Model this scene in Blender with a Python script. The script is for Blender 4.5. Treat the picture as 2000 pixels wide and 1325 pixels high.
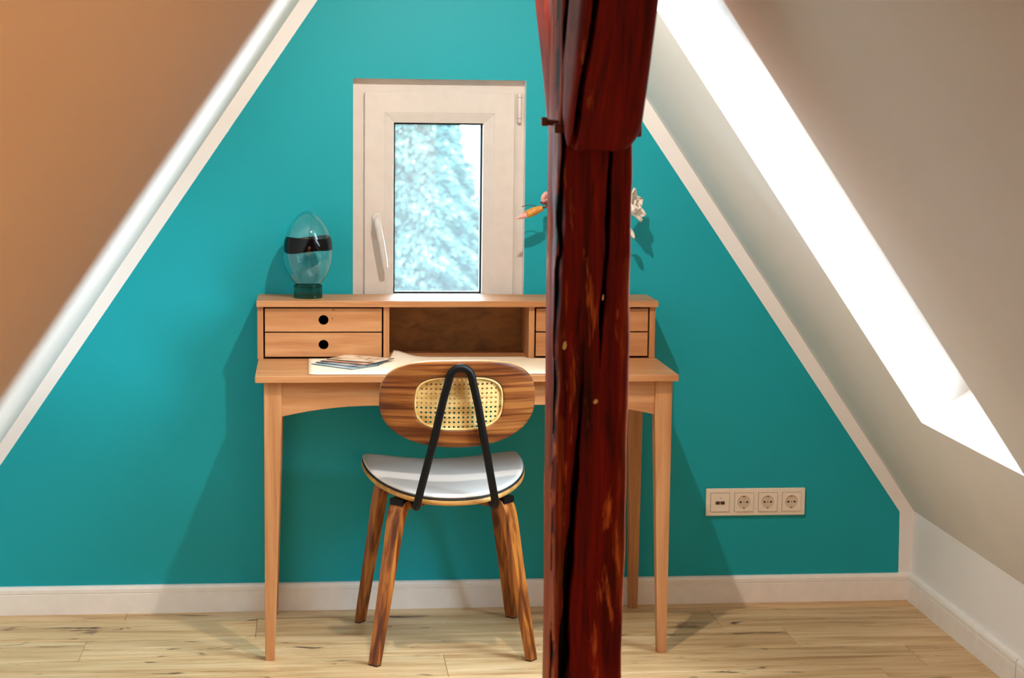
import bpy, bmesh, math, random
from mathutils import Vector, Matrix

random.seed(7)
PI = math.pi
SC = bpy.context.scene
COL = SC.collection
for o in list(bpy.data.objects):
    bpy.data.objects.remove(o, do_unlink=True)

# ------------------------------------------------------------------ camera
CAM_D, CAM_H, YAW, PITCH, ROLL, FPX = 5.161, 1.4324, 0.1098, 0.125, 0.0121, 3587.0
cam = bpy.data.cameras.new('camera')
cam_o = bpy.data.objects.new('camera', cam)
COL.objects.link(cam_o)
fw = Vector((math.sin(YAW) * math.cos(PITCH), math.cos(YAW) * math.cos(PITCH), -math.sin(PITCH)))
rt = Vector((math.cos(YAW), -math.sin(YAW), 0))
up = rt.cross(fw)
c_, s_ = math.cos(ROLL), math.sin(ROLL)
rt2 = rt * c_ + up * s_
up2 = up * c_ - rt * s_
M = Matrix((rt2, up2, -fw)).transposed().to_4x4()
M.translation = Vector((0, -CAM_D, CAM_H))
cam_o.matrix_world = M
cam.sensor_fit = 'HORIZONTAL'
cam.sensor_width = 36.0
cam.lens = 36.0 * FPX / 2000.0
cam.clip_start = 0.05
cam.dof.use_dof = True
cam.dof.focus_distance = 4.85
cam.dof.aperture_fstop = 5.2
SC.camera = cam_o

# ------------------------------------------------------------------ light and exposure
SKY = 25.0
world = bpy.data.worlds.new('overcast_sky')
SC.world = world
world.use_nodes = True
bg = world.node_tree.nodes['Background']
bg.inputs['Color'].default_value = (0.72, 0.875, 1.0, 1)
bg.inputs['Strength'].default_value = SKY


def point(name, loc, color, watt, radius):
    l = bpy.data.lights.new(name, 'POINT')
    l.color = color
    l.energy = watt
    l.shadow_soft_size = radius
    o = bpy.data.objects.new(name, l)
    o.location = loc
    COL.objects.link(o)
    return o


ridge = bpy.data.lights.new('ridge_spotlight', 'SPOT')
ridge.color = (1.0, 0.88, 0.78)
ridge.energy = 64
ridge.shadow_soft_size = 0.018
ridge.spot_size = math.radians(136)
ridge.spot_blend = 0.8
ridge_o = bpy.data.objects.new('ridge_spotlight', ridge)
ridge_o.location = (0.40, -1.30, 2.07)
ridge_o.rotation_euler = (Vector((0.40, -0.15, 0.25)) - ridge_o.location).to_track_quat('-Z', 'Y').to_euler()
COL.objects.link(ridge_o)
point('room_lamp', (0.95, -6.4, 1.30), (1.0, 0.47, 0.18), 40, 0.06)


def portal(name, loc, ex, ey, sx, sy):
    # sampling guide for the sky light in a window opening; gives no light of its own
    l = bpy.data.lights.new(name, 'AREA')
    l.shape = 'RECTANGLE'
    l.size, l.size_y = sx, sy
    l.cycles.is_portal = True
    o = bpy.data.objects.new(name, l)
    ex = Vector(ex).normalized(); ey = Vector(ey).normalized()
    m = Matrix((ex, ey, ex.cross(ey))).transposed().to_4x4()
    m.translation = Vector(loc)
    o.matrix_world = m
    COL.objects.link(o)


SC.view_settings.view_transform = 'Standard'
SC.view_settings.look = 'None'
SC.view_settings.exposure = 0.0
SC.view_settings.gamma = 1.0
SC.view_settings.use_curve_mapping = False
SC.cycles.use_denoising = True
SC.cycles.max_bounces = 10
SC.cycles.sample_clamp_indirect = 8.0


# ------------------------------------------------------------------ materials
def s2l(c):
    return tuple(((v / 255.0) / 12.92 if v / 255.0 <= 0.04045 else ((v / 255.0 + 0.055) / 1.055) ** 2.4) for v in c)


class NT:
    def __init__(self, name):
        self.m = bpy.data.materials.new(name)
        self.m.use_nodes = True
        self.t = self.m.node_tree
        self.b = self.t.nodes['Principled BSDF']
        self.n = self.t.nodes

    def new(self, t, **kw):
        n = self.n.new(t)
        for k, v in kw.items():
            setattr(n, k, v)
        return n

    def link(self, a, b):
        self.t.links.new(a, b)

    def coord(self, scale=(1, 1, 1), which='Object', rnd=False):
        tc = self.new('ShaderNodeTexCoord')
        mp = self.new('ShaderNodeMapping')
        mp.inputs['Scale'].default_value = scale
        self.link(tc.outputs[which], mp.inputs['Vector'])
        if rnd:
            oi = self.new('ShaderNodeObjectInfo')
            mul = self.new('ShaderNodeMath', operation='MULTIPLY')
            mul.inputs[1].default_value = 57.0
            self.link(oi.outputs['Random'], mul.inputs[0])
            cx = self.new('ShaderNodeCombineXYZ')
            for i in range(3):
                self.link(mul.outputs[0], cx.inputs[i])
            self.link(cx.outputs[0], mp.inputs['Location'])
        return mp.outputs['Vector']

    def noise(self, vec, scale, detail=3, rough=0.5, dist=0.0):
        n = self.new('ShaderNodeTexNoise')
        n.inputs['Scale'].default_value = scale
        n.inputs['Detail'].default_value = detail
        n.inputs['Roughness'].default_value = rough
        n.inputs['Distortion'].default_value = dist
        self.link(vec, n.inputs['Vector'])
        return n.outputs['Fac']

    def ramp(self, fac, stops):
        r = self.new('ShaderNodeValToRGB')
        e = r.color_ramp.elements
        while len(e) < len(stops):
            e.new(0.5)
        for i, (p, c) in enumerate(stops):
            e[i].position = p
            e[i].color = tuple(c) + (1,) if len(c) == 3 else c
        self.link(fac, r.inputs['Fac'])
        return r.outputs['Color']

    def mix(self, fac, a, b, mode='MIX'):
        n = self.new('ShaderNodeMix', data_type='RGBA', blend_type=mode)
        for sock, v in ((n.inputs[0], fac), (n.inputs[6], a), (n.inputs[7], b)):
            if hasattr(v, 'is_output'):
                self.link(v, sock)
            elif isinstance(v, (int, float)):
                sock.default_value = v
            else:
                sock.default_value = tuple(v) + (1,)
        return n.outputs[2]

    def bump(self, fac, strength, dist=0.002):
        b = self.new('ShaderNodeBump')
        b.inputs['Strength'].default_value = strength
        b.inputs['Distance'].default_value = dist
        self.link(fac, b.inputs['Height'])
        self.link(b.outputs['Normal'], self.b.inputs['Normal'])

    def base(self, c):
        s = self.b.inputs['Base Color']
        if hasattr(c, 'is_output'):
            self.link(c, s)
        else:
            s.default_value = tuple(c) + (1,)

    def set(self, **kw):
        for k, v in kw.items():
            self.b.inputs[k.replace('_', ' ')].default_value = v
        return self.m


def plain(name, rgb, rough=0.5, metal=0.0, spec=0.5, vary=0.03, scale=30):
    t = NT(name)
    v = t.coord()
    f = t.noise(v, scale, 3)
    c = s2l(rgb)
    t.base(t.ramp(f, [(0.3, tuple(x * (1 - vary) for x in c)), (0.7, tuple(min(1, x * (1 + vary)) for x in c))]))
    t.set(Roughness=rough, Metallic=metal)
    t.b.inputs['Specular IOR Level'].default_value = spec
    return t.m


def paint(name, rgb, rough=0.6, bump=0.15, scale=180, vary=0.02):
    t = NT(name)
    v = t.coord()
    f = t.noise(v, scale, 4, 0.6)
    g = t.noise(v, 3, 2)
    c = s2l(rgb)
    t.base(t.ramp(g, [(0.3, tuple(x * (1 - vary) for x in c)), (0.7, tuple(min(1, x * (1 + vary)) for x in c))]))
    t.bump(f, bump, 0.001)
    t.set(Roughness=rough)
    t.b.inputs['Specular IOR Level'].default_value = 0.3
    return t.m


def wood(name, dark, mid, light, axis='X', grain=1.0, rough=0.45, ring=0.35, stretch=14, bump=0.08, contrast=(0.32, 0.5, 0.68), spec=0.4):
    t = NT(name)
    sc = {'X': (1, stretch, stretch), 'Y': (stretch, 1, stretch), 'Z': (stretch, stretch, 1), 'BENT': (1, 1, stretch)}[axis]
    v = t.coord(sc, rnd=True)
    a = t.noise(v, 3.0 * grain, 2.0, 0.5, 0.5)
    b = t.noise(v, 11.0 * grain, 2, 0.5)
    c = t.ramp(a, [(contrast[0], s2l(dark)), (contrast[1], s2l(mid)), (contrast[2], s2l(light))])
    fine = t.ramp(b, [(0.35, (0.72, 0.72, 0.72)), (0.6, (1, 1, 1))])
    t.base(t.mix(ring, c, fine, 'MULTIPLY'))
    t.bump(b, bump, 0.0015)
    t.set(Roughness=rough)
    t.b.inputs['Specular IOR Level'].default_value = spec
    return t.m


M_WHITE = paint('white_wall_paint', (238, 237, 235), 0.7)
M_TEAL = paint('teal_wall_paint', (8, 160, 172), 0.5)
M_TRIM = plain('white_lacquer', (240, 236, 230), 0.35)
M_PVC = plain('white_plastic_frame', (212, 206, 199), 0.3)
M_BLACKM = plain('black_powder_steel', (6, 6, 8), 0.45, spec=0.22)
M_BLACKP = plain('black_rubber', (12, 12, 14), 0.6)
M_DESK_X = wood('pine_along_width', (172, 114, 70), (184, 127, 80), (194, 139, 92), 'X', 1.0, 0.42, 0.3, 16)
M_DESK_Y = wood('pine_along_depth', (172, 114, 70), (184, 127, 80), (194, 139, 92), 'Y', 1.0, 0.42, 0.3, 16)
M_DESK_Z = wood('pine_along_height', (172, 114, 70), (184, 127, 80), (194, 139, 92), 'Z', 1.0, 0.42, 0.3, 16)
M_WALNUT_X = wood('walnut_veneer', (84, 38, 12), (126, 68, 28), (158, 98, 46), 'BENT', 0.9, 0.35, 0.5, 30, contrast=(0.36, 0.5, 0.62))
M_WALNUT_Z = wood('walnut_leg_wood', (96, 44, 12), (150, 84, 30), (182, 112, 46), 'Z', 1.3, 0.35, 0.5, 12, contrast=(0.36, 0.5, 0.62))
M_PLY = wood('light_plywood_edge', (178, 122, 56), (200, 146, 76), (214, 164, 96), 'X', 2, 0.45, 0.3, 10)
M_CANE = wood('woven_cane', (206, 164, 92), (226, 190, 118), (238, 208, 142), 'X', 4, 0.55, 0.3, 4)
M_HARDB = wood('brown_hardboard', (120, 78, 36), (134, 90, 44), (146, 100, 52), 'X', 6, 0.6, 0.25, 2)
M_CUSH = plain('white_leatherette', (232, 228, 222), 0.32, vary=0.015, scale=10)
M_GREYP = plain('grey_plastic', (120, 112, 104), 0.5)
M_PAPER = plain('cream_paper', (240, 220, 190), 0.6, vary=0.015, scale=8)
M_CONTACT = plain('brass_contact', (170, 150, 110), 0.3, metal=0.9)


def floor_mat():
    t = NT('rustic_oak_plank')
    v = t.coord((1, 13, 13), rnd=True)
    a = t.noise(v, 2.2, 4, 0.6, 0.8)
    b = t.noise(v, 12, 4, 0.6)
    v2 = t.coord((1.0, 3.2, 1), rnd=True)
    k = t.noise(v2, 6.0, 3, 0.55, 0.6)
    v3 = t.coord((1.0, 9, 1), rnd=True)
    cr = t.noise(v3, 3.1, 4, 0.7, 1.2)
    c = t.ramp(a, [(0.30, s2l((182, 140, 94))), (0.47, s2l((212, 176, 128))), (0.66, s2l((230, 200, 156)))])
    fine = t.ramp(b, [(0.34, (0.8, 0.77, 0.72)), (0.6, (1, 1, 1))])
    c = t.mix(0.5, c, fine, 'MULTIPLY')
    km = t.ramp(k, [(0.63, (0, 0, 0)), (0.72, (1, 1, 1))])
    c = t.mix(km, c, s2l((84, 54, 28)))
    cm = t.ramp(cr, [(0.655, (0, 0, 0)), (0.70, (1, 1, 1))])
    c = t.mix(cm, c, s2l((66, 44, 26)))
    oi = t.new('ShaderNodeObjectInfo')
    tint = t.ramp(oi.outputs['Random'], [(0.0, (0.86, 0.84, 0.80)), (0.5, (1, 1, 1)), (1.0, (1.05, 1.0, 0.93))])
    c = t.mix(1.0, c, tint, 'MULTIPLY')
    t.base(c)
    t.bump(b, 0.06, 0.001)
    t.set(Roughness=0.4)
    t.b.inputs['Specular IOR Level'].default_value = 0.35
    return t.m


M_FLOOR = floor_mat()


def post_mat(name, ys=1.0, lo=0.585, hi=0.65):
    t = NT(name)
    v = t.coord((12, 12 * ys, 1))
    a = t.noise(v, 2.6, 6, 0.65, 0.7)
    v2 = t.coord((6.0, 6.0 * ys, 0.9))
    b = t.noise(v2, 4.5, 4, 0.65, 0.35)
    v3 = t.coord((30, 30 * ys, 1.2))
    f = t.noise(v3, 5.0, 4, 0.6)
    red = t.ramp(a, [(0.32, s2l((46, 4, 2))), (0.48, s2l((108, 9, 4))), (0.68, s2l((138, 22, 8)))])
    org = t.ramp(f, [(0.3, s2l((150, 52, 16))), (0.6, s2l((206, 108, 46)))])
    msk = t.ramp(b, [(lo, (0, 0, 0)), (hi, (1, 1, 1))])
    # worn lighter wood along the arrises (a paint attribute measured from the corner)
    at = t.new('ShaderNodeAttribute', attribute_name='wear_crack_shade')
    add = t.new('ShaderNodeMath', operation='MULTIPLY_ADD')
    sep = t.new('ShaderNodeMath', operation='MULTIPLY')
    t.link(b, sep.inputs[0]); sep.inputs[1].default_value = 1.6
    t.link(at.outputs['Fac'], add.inputs[0]); t.link(sep.outputs[0], add.inputs[1]); add.inputs[2].default_value = -0.42
    cl = t.new('ShaderNodeClamp'); t.link(add.outputs[0], cl.inputs['Value'])
    mx = t.new('ShaderNodeMath', operation='MAXIMUM')
    t.link(msk, mx.inputs[0]); t.link(cl.outputs[0], mx.inputs[1])
    c = t.mix(mx.outputs[0], red, org)
    fine = t.ramp(f, [(0.33, (0.45, 0.42, 0.4)), (0.55, (1, 1, 1))])
    c = t.mix(0.7, c, fine, 'MULTIPLY')
    crack_shade = t.new('ShaderNodeMath', operation='MULTIPLY'); crack_shade.use_clamp = True  # negative attribute values paint crack shade as a near-black colour
    t.link(at.outputs['Fac'], crack_shade.inputs[0]); crack_shade.inputs[1].default_value = -1.0
    c = t.mix(crack_shade.outputs[0], c, s2l((18, 5, 3)))
    t.base(c)
    t.bump(f, 0.35, 0.003)
    t.set(Roughness=0.62)
    t.b.inputs['Specular IOR Level'].default_value = 0.16
    return t.m


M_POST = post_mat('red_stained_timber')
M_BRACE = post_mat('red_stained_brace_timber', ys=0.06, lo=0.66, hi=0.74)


def glass_mat(name, color, rough=0.0, tint_only=False, glare_veil=0.0):
    t = NT(name)
    out = t.n['Material Output']
    t.n.remove(t.b)
    g = t.new('ShaderNodeBsdfGlass'); g.inputs['Color'].default_value = tuple(color) + (1,); g.inputs['IOR'].default_value = 1.45
    g.inputs['Roughness'].default_value = rough
    if tint_only:
        tr = t.new('ShaderNodeBsdfTransparent'); tr.inputs['Color'].default_value = tuple(color) + (1,)
        gl = t.new('ShaderNodeBsdfGlossy'); gl.inputs['Roughness'].default_value = 0.02
        fr = t.new('ShaderNodeFresnel'); fr.inputs['IOR'].default_value = 1.45
        mx = t.new('ShaderNodeMixShader')
        t.link(fr.outputs[0], mx.inputs[0]); t.link(tr.outputs[0], mx.inputs[1]); t.link(gl.outputs[0], mx.inputs[2])
        tl = t.new('ShaderNodeBsdfTranslucent'); tl.inputs['Color'].default_value = (0.9, 0.95, 1.0, 1)
        m2 = t.new('ShaderNodeMixShader'); m2.inputs[0].default_value = glare_veil
        t.link(mx.outputs[0], m2.inputs[1]); t.link(tl.outputs[0], m2.inputs[2])
        t.link(m2.outputs[0], out.inputs['Surface'])
    else:
        t.link(g.outputs[0], out.inputs['Surface'])
    return t.m


M_PANE = glass_mat('clear_window_glass', (0.93, 0.97, 0.98), tint_only=True)
M_PANE_VEILED = glass_mat('glare_veiled_glass', (0.90, 0.97, 0.98), tint_only=True, glare_veil=0.03)  # translucent share imitates a veil of glare over the outdoor view


# ------------------------------------------------------------------ mesh helpers
def bm_box(bm, lo, hi, mi=0):
    x0, y0, z0 = lo; x1, y1, z1 = hi
    v = [bm.verts.new(p) for p in ((x0, y0, z0), (x1, y0, z0), (x1, y1, z0), (x0, y1, z0), (x0, y0, z1), (x1, y0, z1), (x1, y1, z1), (x0, y1, z1))]
    for f in ((0, 3, 2, 1), (4, 5, 6, 7), (0, 1, 5, 4), (1, 2, 6, 5), (2, 3, 7, 6), (3, 0, 4, 7)):
        bm.faces.new([v[i] for i in f]).material_index = mi
    return v


def bm_hex(bm, pts):
    v = [bm.verts.new(p) for p in pts]
    for f in ((0, 3, 2, 1), (4, 5, 6, 7), (0, 1, 5, 4), (1, 2, 6, 5), (2, 3, 7, 6), (3, 0, 4, 7)):
        bm.faces.new([v[i] for i in f])


def bm_prism(bm, poly, axis, a, b):
    """poly: 2D points; extruded along axis from a to b (axis 'X': (y,z), 'Y': (x,z), 'Z': (x,y))"""
    def P(q, h):
        return {'X': (h, q[0], q[1]), 'Y': (q[0], h, q[1]), 'Z': (q[0], q[1], h)}[axis]
    A = [bm.verts.new(P(q, a)) for q in poly]
    B = [bm.verts.new(P(q, b)) for q in poly]
    n = len(poly)
    bm.faces.new(A); bm.faces.new(B[::-1])
    for i in range(n):
        bm.faces.new((A[i], B[i], B[(i + 1) % n], A[(i + 1) % n]))


def bm_lathe(bm, prof, seg=48, ctr=(0, 0), cap=(True, True)):
    rings = []
    for r, z in prof:
        rings.append([bm.verts.new((ctr[0] + r * math.cos(2 * PI * i / seg), ctr[1] + r * math.sin(2 * PI * i / seg), z)) for i in range(seg)])
    for a, b in zip(rings, rings[1:]):
        for i in range(seg):
            bm.faces.new((a[i], a[(i + 1) % seg], b[(i + 1) % seg], b[i]))
    if cap[0]: bm.faces.new(rings[0][::-1])
    if cap[1]: bm.faces.new(rings[-1])
    return rings


def bm_tube(bm, pts, rad, seg=10, cap=True):
    pts = [Vector(p) for p in pts]
    n = len(pts)
    rads = rad if isinstance(rad, (list, tuple)) else [rad] * n
    rings = []
    ref = None
    for i, p in enumerate(pts):
        t = (pts[min(i + 1, n - 1)] - pts[max(i - 1, 0)]).normalized()
        if ref is None:
            ref = t.orthogonal().normalized()
        u = (ref - t * ref.dot(t)).normalized()
        w = t.cross(u)
        ref = u
        rings.append([bm.verts.new(p + (u * math.cos(2 * PI * k / seg) + w * math.sin(2 * PI * k / seg)) * rads[i]) for k in range(seg)])
    for a, b in zip(rings, rings[1:]):
        for k in range(seg):
            bm.faces.new((a[k], a[(k + 1) % seg], b[(k + 1) % seg], b[k]))
    if cap:
        bm.faces.new(rings[0][::-1]); bm.faces.new(rings[-1])


def finish(name, bm, mats, parent=None, smooth=False, bevel=0.0, seg=2, loc=None):
    bmesh.ops.recalc_face_normals(bm, faces=bm.faces[:])
    me = bpy.data.meshes.new(name)
    bm.to_mesh(me); bm.free()
    for m in (mats if isinstance(mats, (list, tuple)) else [mats]):
        me.materials.append(m)
    o = bpy.data.objects.new(name, me)
    COL.objects.link(o)
    if parent: o.parent = parent
    if loc is not None: o.location = loc
    if smooth:
        for p in me.polygons: p.use_smooth = True
    if bevel > 0:
        b = o.modifiers.new('round', 'BEVEL')
        b.width = bevel; b.segments = seg; b.limit_method = 'ANGLE'; b.angle_limit = math.radians(40)
    return o


def box(name, lo, hi, mat, parent=None, bevel=0.0, org=(0, 0, 0), seg=2):
    bm = bmesh.new()
    bm_box(bm, [a - b for a, b in zip(lo, org)], [a - b for a, b in zip(hi, org)])
    return finish(name, bm, mat, parent, bevel=bevel, seg=seg)


def thing(name, label, cat, loc=(0, 0, 0), rz=0, group=None):
    o = bpy.data.objects.new(name, None)
    o.empty_display_size = 0.1
    COL.objects.link(o)
    o.location = loc
    o.rotation_euler = (0, 0, rz)
    return tag(o, label, cat, group)


def tag(o, label, cat, group=None):
    o['label'] = label
    o['category'] = cat
    if group: o['group'] = group
    return o


def structure(o, label=None):
    o['kind'] = 'structure'
    if label: o['label'] = label
    return o


def interp(pts, n):
    """smooth curve through points"""
    pts = [Vector(p) for p in pts]
    out = []
    m = len(pts)
    for i in range(m - 1):
        p0, p1, p2, p3 = pts[max(i - 1, 0)], pts[i], pts[i + 1], pts[min(i + 2, m - 1)]
        for k in range(n):
            t = k / n
            out.append(0.5 * ((2 * p1) + (p2 - p0) * t + (2 * p0 - 5 * p1 + 4 * p2 - p3) * t * t + (3 * p1 - p0 - 3 * p2 + p3) * t ** 3))
    out.append(pts[-1])
    return out


# ------------------------------------------------------------------ the room
KR, KRZ = 1.769, 0.266         # right knee wall, its height
RX, RZ = 0.363, 2.303          # ridge
KL, KLZ = -1.043, 0.218        # left knee wall
YB = -7.0                      # wall behind the camera
WL, WR, WT, WB = 0.117, 0.6005, 1.510, 0.790   # window opening


def zl(x): return RZ - 1.484 * (RX - x)
def zr(x): return RZ - 1.4486 * (x - RX)


# gable wall: teal with a white painted border
bm = bmesh.new()
def wq(pts, mi):
    bm.faces.new([bm.verts.new((x, 0, z)) for x, z in pts]).material_index = mi
TLx = lambda z: -0.8628 + (z - 0.4263) * (0.8818 / 1.2959)      # left teal edge
TRx = lambda z: 0.9106 + (1.432 - z) * (0.8162 / 1.1682)        # right teal edge
apz = 0.4263 + (1.2959 / 0.8818) * ((0.9106 + (1.432 - 0.4263) * 0.69868) + 0.8628) / (1 + 0.69868 * 1.2959 / 0.8818)
apx = TLx(apz)
kx = -0.985; kz = 0.4263 - (0.8628 + kx) * -1 * 0 + (kx + 0.8628) * (1.2959 / 0.8818)
rkx, rkz = 1.7268, 0.2638
BZ = 0.04
wq([(kx, BZ), (WL, BZ), (WL, 0.4263 + (WL + 0.8628) * 1.4696), (kx, kz)], 0)
wq([(WL, BZ), (WR, BZ), (WR, WB), (WL, WB)], 0)
zW = 0.4263 + (WL + 0.8628) * 1.4696
zR = 1.432 + (0.9106 - WR) * 1.43128
wq([(WL, WT), (WR, WT), (WR, zR), (apx, apz), (WL, zW)], 0)
wq([(WR, BZ), (rkx + 0.004, BZ), (rkx, rkz), (WR, zR)], 0)
wq([(kx, BZ), (kx, kz), (KL, KLZ), (KL, BZ)], 1)
wq([(kx, kz), (apx, apz), (RX, RZ), (KL, KLZ)], 1)
wq([(apx, apz), (rkx, rkz), (KR, KRZ), (RX, RZ)], 1)
wq([(rkx, rkz), (rkx + 0.004, BZ), (KR, BZ), (KR, KRZ)], 1)
wq([(KL, 0), (KR, 0), (KR, BZ), (KL, BZ)], 1)
gable = finish('wall_back', bm, [M_TEAL, M_WHITE])
structure(gable, 'teal gable wall with a white painted border')

# outer leaf of the wall around the window opening
bm = bmesh.new()
for pts in (((WL, 0), (WR, 0)),):
    pass
def wallquad(p):
    bm.faces.new([bm.verts.new(q) for q in p])
wallquad([(WL, 0, WB), (WL, 0.3, WB), (WL, 0.3, WT), (WL, 0, WT)])
wallquad([(WR, 0, WB), (WR, 0.3, WB), (WR, 0.3, WT), (WR, 0, WT)])
wallquad([(WL, 0, WT), (WR, 0, WT), (WR, 0.3, WT), (WL, 0.3, WT)])
wallquad([(WL, 0, WB), (WR, 0, WB), (WR, 0.3, WB), (WL, 0.3, WB)])
rv = finish('window_reveal', bm, M_WHITE, gable)

# sloped ceilings
def slope_pt(side, s, y, depth=0.0):
    a = Vector((KR, 0, KRZ)) if side == 'r' else Vector((KL, 0, KLZ))
    b = Vector((RX, 0, RZ))
    d = b - a
    n = Vector((d.z, 0, -d.x)) if side == 'r' else Vector((-d.z, 0, d.x))
    n.normalize()
    p = a + d * s + n * depth
    return (p.x, y, p.z)

SK0, SK1 = -0.87, -1.53                       # roof window, along the room
sA = (0.682 - KRZ) / (RZ - KRZ); sB = (1.86 - KRZ) / (RZ - KRZ)
bm = bmesh.new()
def sq(side, s0, s1, y0, y1):
    bm.faces.new([bm.verts.new(slope_pt(side, s, y)) for s, y in ((s0, y0), (s1, y0), (s1, y1), (s0, y1))])
sq('r', 0, 1, 0, SK0); sq('r', 0, sA, SK0, SK1); sq('r', sB, 1, SK0, SK1); sq('r', 0, 1, SK1, YB)
structure(finish('ceiling', bm, M_WHITE), 'white sloping ceiling cut by the glowing roof window')
bm = bmesh.new()
sq('l', 0, 1, 0, YB)
structure(finish('ceiling_left', bm, M_WHITE), 'bright strip of white sloping ceiling meeting the teal gable')

# roof window: reveals, frame, pane
DEP = 0.20
win2 = bpy.data.objects.new('window_2', None); COL.objects.link(win2)
structure(win2, 'blown-out bright roof window in the sloping ceiling')
bm = bmesh.new()
def rq(a, b):
    bm.faces.new([bm.verts.new(slope_pt('r', s, y, d)) for (s, y), d in ((a, 0), (b, 0), (b, DEP), (a, DEP))])
rq((sA, SK0), (sB, SK0)); rq((sA, SK1), (sB, SK1)); rq((sA, SK0), (sA, SK1)); rq((sB, SK0), (sB, SK1))
finish('reveal', bm, M_TRIM, win2)
bm = bmesh.new()
L = math.hypot(KR - RX, RZ - KRZ); fs = 0.03 / L
for s0, s1, y0, y1 in ((sA, sB, SK0, SK0 - 0.03), (sA, sB, SK1 + 0.03, SK1), (sA, sA + fs, SK0 - .03, SK1 + .03), (sB - fs, sB, SK0 - .03, SK1 + .03)):
    bm_hex(bm, [slope_pt('r', s, y, d) for d in (DEP - 0.015, DEP) for s, y in ((s0, y0), (s1, y0), (s1, y1), (s0, y1))])
finish('frame', bm, M_PVC, win2)
bm = bmesh.new()
bm.faces.new([bm.verts.new(slope_pt('r', s, y, DEP - 0.006)) for s, y in ((sA + fs, SK0 - .03), (sB - fs, SK0 - .03), (sB - fs, SK1 + .03), (sA + fs, SK1 + .03))])
finish('glass_pane', bm, M_PANE, win2)
pc = Vector(slope_pt('r', (sA + sB) / 2, (SK0 + SK1) / 2, DEP + 0.01))
ud = (Vector(slope_pt('r', 1, 0)) - Vector(slope_pt('r', 0, 0))).normalized()
# portal faces into the room (its -Z looks inwards)
nout = Vector((ud.z, 0, -ud.x))
ey = ud; ex = ey.cross(nout)
portal('skylight_portal', pc, ex, ey, 0.66, (sB - sA) * L)
portal('gable_window_portal', ((WL + WR) / 2, 0.31, (WT + WB) / 2), (1, 0, 0), (0, 0, -1), WR - WL, WT - WB)
bpy.data.objects['gable_window_portal'].matrix_world = Matrix.Translation(((WL + WR) / 2, 0.31, (WT + WB) / 2)) @ Matrix.Rotation(-PI / 2, 4, 'X')

# thicker lining of the left slope close to the camera
bm = bmesh.new()
YS = -CAM_D + 1.3
e0 = Vector((-0.119, 0, 1.363)); dirv = Vector((0.098, 0, 0.1425)).normalized()
top = e0 + dirv * 0.88; bot = e0 - dirv * 1.5
off = Vector((-dirv.z, 0, dirv.x)) * 0.30
sec = []
for p in (bot, top, top + off, bot + off):
    sec.append((p.x, p.z))
A = [bm.verts.new((x, YS, z)) for x, z in sec]; B = [bm.verts.new((x, YB, z)) for x, z in sec]
for i in range(4):
    bm.faces.new((A[i], A[(i + 1) % 4], B[(i + 1) % 4], B[i]))
bm.faces.new(A); bm.faces.new(B[::-1])
structure(finish('trim_1', bm, M_WHITE, bevel=0.008, seg=3), 'blurred brown-lit boxed lining of the sloping ceiling')

# knee walls and the wall behind
def sheet(name, pts, mat, label):
    b = bmesh.new(); b.faces.new([b.verts.new(p) for p in pts])
    return structure(finish(name, b, mat), label)
sheet('wall_right', [(KR, 0, 0), (KR, YB, 0), (KR, YB, KRZ), (KR, 0, KRZ)], M_WHITE, 'low white knee wall under the roof window slope')
sheet('wall_left', [(KL, 0, 0), (KL, YB, 0), (KL, YB, KLZ), (KL, 0, KLZ)], M_WHITE, 'low white knee wall beside the teal gable')
sheet('wall_front', [(KL, YB, 0), (KR, YB, 0), (KR, YB, KRZ), (RX, YB, RZ), (KL, YB, KLZ)], M_WHITE, 'white wall behind the viewer')

# baseboards: profile with a groove under the rounded top
def bb_prof():
    return [(0, 0), (0.016, 0), (0.016, 0.0575), (0.0135, 0.0585), (0.0135, 0.0605), (0.0155, 0.0615), (0.0155, 0.071), (0.012, 0.0775), (0.008, 0.080), (0, 0.080)]
bm = bmesh.new()
bm_prism(bm, [(-d, z) for d, z in bb_prof()], 'X', KL, KR)
bb = structure(finish('baseboard_back', bm, M_TRIM), 'white grooved baseboard along the teal wall')
bm = bmesh.new()
YJ = -0.86
bm_prism(bm, [(KR - d, z) for d, z in bb_prof()], 'Y', -0.0165, YJ)
bbr = structure(finish('baseboard_right', bm, M_TRIM), 'white grooved baseboard along the low knee wall')
bm = bmesh.new()
bm_prism(bm, [(KR - d + 0.0006, z) for d, z in bb_prof()], 'Y', YJ - 0.003, YB)
finish('baseboard_length', bm, M_TRIM, bbr)
bm = bmesh.new()
bm_prism(bm, [(KL + d, z) for d, z in bb_prof()], 'Y', -0.0165, YB)
structure(finish('baseboard_left', bm, M_TRIM), 'white baseboard along the other knee wall')

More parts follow.
